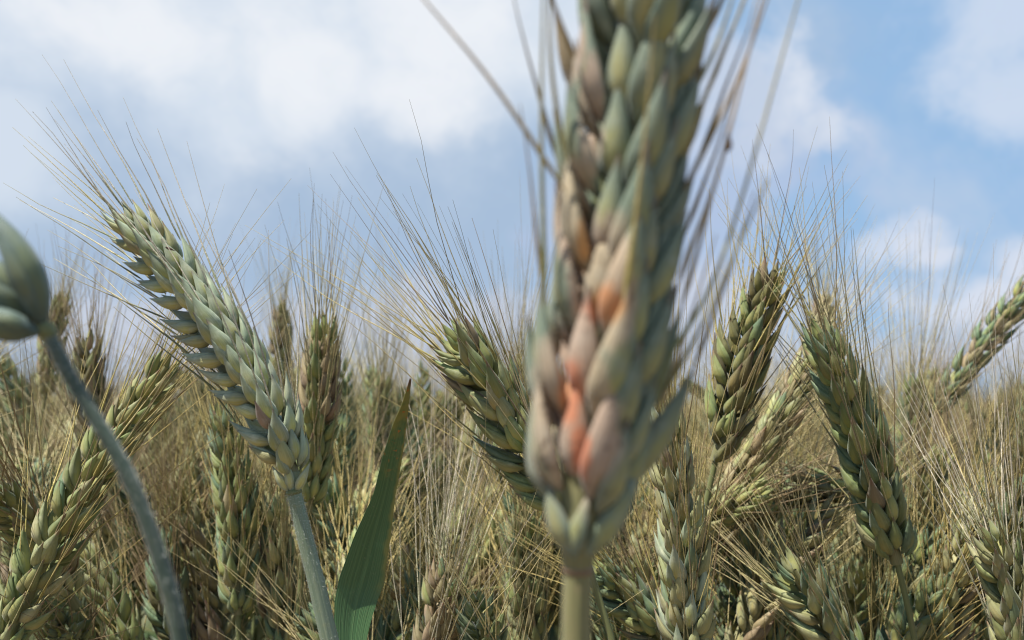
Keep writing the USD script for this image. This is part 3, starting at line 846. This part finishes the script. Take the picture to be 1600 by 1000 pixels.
KINDS = [(201, 'olive', 'green', .35), (202, 'olive', 'gold', .75), (203, 'deep', 'gold', .15), (204, 'olive', 'brown', 1.0), (205, 'deep', 'gold', .5),
         (206, 'yellow', 'gold', .25), (207, 'yellow', 'straw', .9), (208, 'deep', 'straw', .55), (209, 'olive', 'brown', .4), (210, 'deep', 'green', .2)]
LABELS = {'olive': ('olive bearded ear in the crowded crop behind the nearer ears', 'olive ears in the crop behind'),
          'tan': ('straw-tan bearded ear in the crowded crop behind the nearer ears', 'straw-tan ears in the crop behind'),
          'yellow': ('pale yellow-green bearded ear in the crowded crop behind the nearer ears', 'yellow-green ears in the crop behind'),
          'deep': ('bluish green bearded ear in the crowded crop behind the nearer ears', 'bluish green ears in the crop behind'),
          'brown': ('dry brown bearded ear in the crowded crop behind the nearer ears', 'brown ears in the crop behind')}

RC = np.random.default_rng(77)
spots = []
for tries in range(4000):                      # low ears close by, filling the gaps between the ears built one by one
    if len(spots) == 105:
        break
    ang, dist = RC.uniform(-.5, .5), RC.uniform(.41, .70)
    p = np.array([math.sin(ang), math.cos(ang)]) * dist / math.cos(ang)
    if all(np.hypot(*(p - q[0])) > .026 for q in spots):
        spots.append((p, RC.uniform(0, 2 * np.pi), RC.integers(len(KINDS)), -10 + RC.uniform(0, 1) * (1 if dist < .52 else 1.25)))
d = .50
while len(spots) < 285:
    d2 = .49 + (1.35 - .49) * len(spots) / 285
    dist = d2 + RC.normal(0, .02)
    ang = RC.uniform(-.51, .51)
    p = np.array([math.sin(ang), math.cos(ang)]) * max(dist, .47) / math.cos(ang)
    if all(np.hypot(*(p - q[0])) > .022 for q in spots[-90:]):
        spots.append((p, RC.uniform(0, 2 * np.pi), RC.integers(len(KINDS)), RC.normal(0, 1)))
ZONES = [(-300, 'at the left edge'), (75, 'behind the bent downy stem'), (225, 'behind the sharp blue-green ear'), (425, 'behind the brown-husked ear'),
         (525, 'behind the flag leaf'), (650, 'behind the plump ear leaning left'), (850, 'behind the big blurred ear'), (1010, 'behind the upright pale ear'),
         (1115, 'behind the dark olive ear'), (1215, 'behind the sunlit slanting ear'), (1300, 'behind the tall green leaning ear'), (1425, 'beside the blurred far right ear'), (1530, 'at the right edge')]
TONE = {'olive': 'olive', 'tan': 'straw-tan', 'yellow': 'pale yellow-green', 'deep': 'bluish green', 'brown': 'dry brown'}
ORD = ['first', 'second', 'third', 'fourth', 'fifth', 'sixth', 'seventh', 'eighth', 'ninth', 'tenth', 'eleventh', 'twelfth', 'thirteenth', 'fourteenth', 'fifteenth', 'sixteenth', 'seventeenth', 'eighteenth', 'nineteenth', 'twentieth']
said = {}
crowd = []
for p, rz_, kd, hh in spots:
    seed, pl, aw, nod = KINDS[kd]
    dist = math.hypot(*p)
    top = .963 + .020 * hh * (1 if hh > 0 else 2.2) - (.014 if dist < .65 else 0)
    if hh < -5:
        top = .862 + .068 * (hh + 10)
    tip = np.array([p[0] + .09 * math.sin(nod) * math.cos(rz_), p[1] + .09 * math.sin(nod) * math.sin(rz_), top])
    q = tip - CAM
    px = 800 + FPX * q[0] / np.dot(q, FWD)
    lx = math.sin(nod) * math.cos(rz_)
    lean = 'leaning right' if lx > .3 else 'leaning left' if lx < -.3 else 'nodding' if nod > .7 else 'upright'
    zone = [z_ for x_, z_ in ZONES if px >= x_ or x_ < 0][-1]
    key = (TONE[pl], lean, zone)
    said.setdefault(key, []).append((px, len(crowd)))
    crowd.append([p, rz_, kd, top, None])
for (tone, lean, zone), who in said.items():
    who.sort()
    for k_, (px, c_) in enumerate(who):
        which = '' if len(who) == 1 else (', left one of two', ', right one of two')[k_] if len(who) == 2 else f', {ORD[k_]} from left'
        crowd[c_][4] = f'{tone} ear {lean} {zone}{which}'
protos = {}
for p, rz_, kd, top, lab in crowd:
    seed, pl, aw, nod = KINDS[kd]
    grp = LABELS[pl][1]
    if kd not in protos:
        R, ax, st, rl = crowd_plant(seed, pl, aw, nod, 0)
        t = thing('field_plant', lab, 'cereal plant', (p[0], p[1], 0), grp)
        obj(t, 'stem', tube(st, np.linspace(1.1, 1.7, 14) * MM, 6), STEM['straw'])
        sec = {'olive': 'yellow', 'tan': 'brown', 'yellow': 'tan', 'deep': 'olive', 'brown': 'tan'}[pl]
        ear(t, ax, rl, R, n=17, size=1.22, loose=1.6, pal=lambda i, r, k: sec if i % 4 == 1 else ('tan', 'yellow', 'olive')[i % 3] if i % 7 == 3 else pl, apal=lambda i: aw, theta=(24, 24), awn_len=(60, 95), awn_spread=.20, detail=1, awn_skip=.0, awn_r=.22)
        for _ in range(3):
            obj(t, 'leaf_blade', leaf_for(R, R.uniform(.55, .80)), LEAF_OLD)
        protos[kd] = (t, ax[:, 2].max())
        x_ = UsdGeom.Xformable(stage.GetPrimAtPath(t))
        x_.AddRotateZOp().Set(math.degrees(rz_))
        s = top / protos[kd][1]
        x_.AddScaleOp().Set(Gf.Vec3f(1, 1, s))
    else:
        src, tipz = protos[kd]
        path = numbered('/World', 'field_plant')
        xf = UsdGeom.Xform.Define(stage, path)
        pr = xf.GetPrim()
        pr.GetReferences().AddInternalReference(src)
        pr.SetInstanceable(True)
        pr.GetAttribute('xformOp:translate').Set(Gf.Vec3d(float(p[0]), float(p[1]), 0))
        pr.GetAttribute('xformOp:rotateZ').Set(float(math.degrees(rz_)))
        pr.GetAttribute('xformOp:scale').Set(Gf.Vec3f(1, 1, float(top / tipz)))
        tag(path, lab, 'cereal plant', grp)

# ------------------------------------------------------------------ the rest of the field, as far as one can see
inst = UsdGeom.PointInstancer.Define(stage, '/World/far_crop')
tag('/World/far_crop', 'ripening bearded crop of the field receding to the horizon', 'crop', None, 'stuff')
targets = []
for q, (seed, pl, aw, nod) in enumerate(KINDS[:9]):
    R, ax, st, rl = crowd_plant(seed + 500, pl, aw, nod, 0)
    base = f'/World/far_crop/kinds/plant_{q:03d}'
    UsdGeom.Xform.Define(stage, base)
    hull, beard = ear(base, ax, rl, R, n=16, size=1.25, theta=(24, 24), awn_len=(50, 80), awn_spread=.20, detail=0, awn_skip=.0, awn_r=.28)
    obj(base, 'ear', hull, H[pl])
    obj(base, 'beard', beard, A[aw])
    obj(base, 'stem', tube(st, np.linspace(1.1, 1.7, 14) * MM, 4), STEM['straw'])
    obj(base, 'leaf_blade', leaf_for(R, R.uniform(.5, .75)), LEAF_OLD)
    targets.append(base)
for q in targets:
    inst.GetPrototypesRel().AddTarget(q)
pos, ori, scl, ids = [], [], [], []
for r0, r1, dens in ((.42, 1.35, 230), (1.3, 3.2, 240), (3.2, 8, 110), (8, 34, 14)):
    n = int(.72 * (r1 ** 2 - r0 ** 2) * dens)
    rr = np.sqrt(RC.uniform(r0 ** 2, r1 ** 2, n))
    aa = RC.uniform(-.72, .72, n)
    for a_, r_ in zip(aa, rr):
        if r0 < 1 and abs(a_) < .53:
            continue
        pos.append((math.sin(a_) * r_, math.cos(a_) * r_, 0))
        w = RC.uniform(0, np.pi)
        ori.append((math.cos(w), 0, 0, math.sin(w)))
        s = RC.normal(.985, .020)
        scl.append((1, 1, s))
        ids.append(int(RC.integers(len(targets))))
inst.CreatePositionsAttr(Vt.Vec3fArray.FromNumpy(np.array(pos, np.float32)))
inst.CreateOrientationsAttr(Vt.QuathArray([Gf.Quath(float(a), Gf.Vec3h(float(b), float(c), float(dd))) for a, b, c, dd in ori]))
inst.CreateScalesAttr(Vt.Vec3fArray.FromNumpy(np.array(scl, np.float32)))
inst.CreateProtoIndicesAttr(Vt.IntArray(ids))
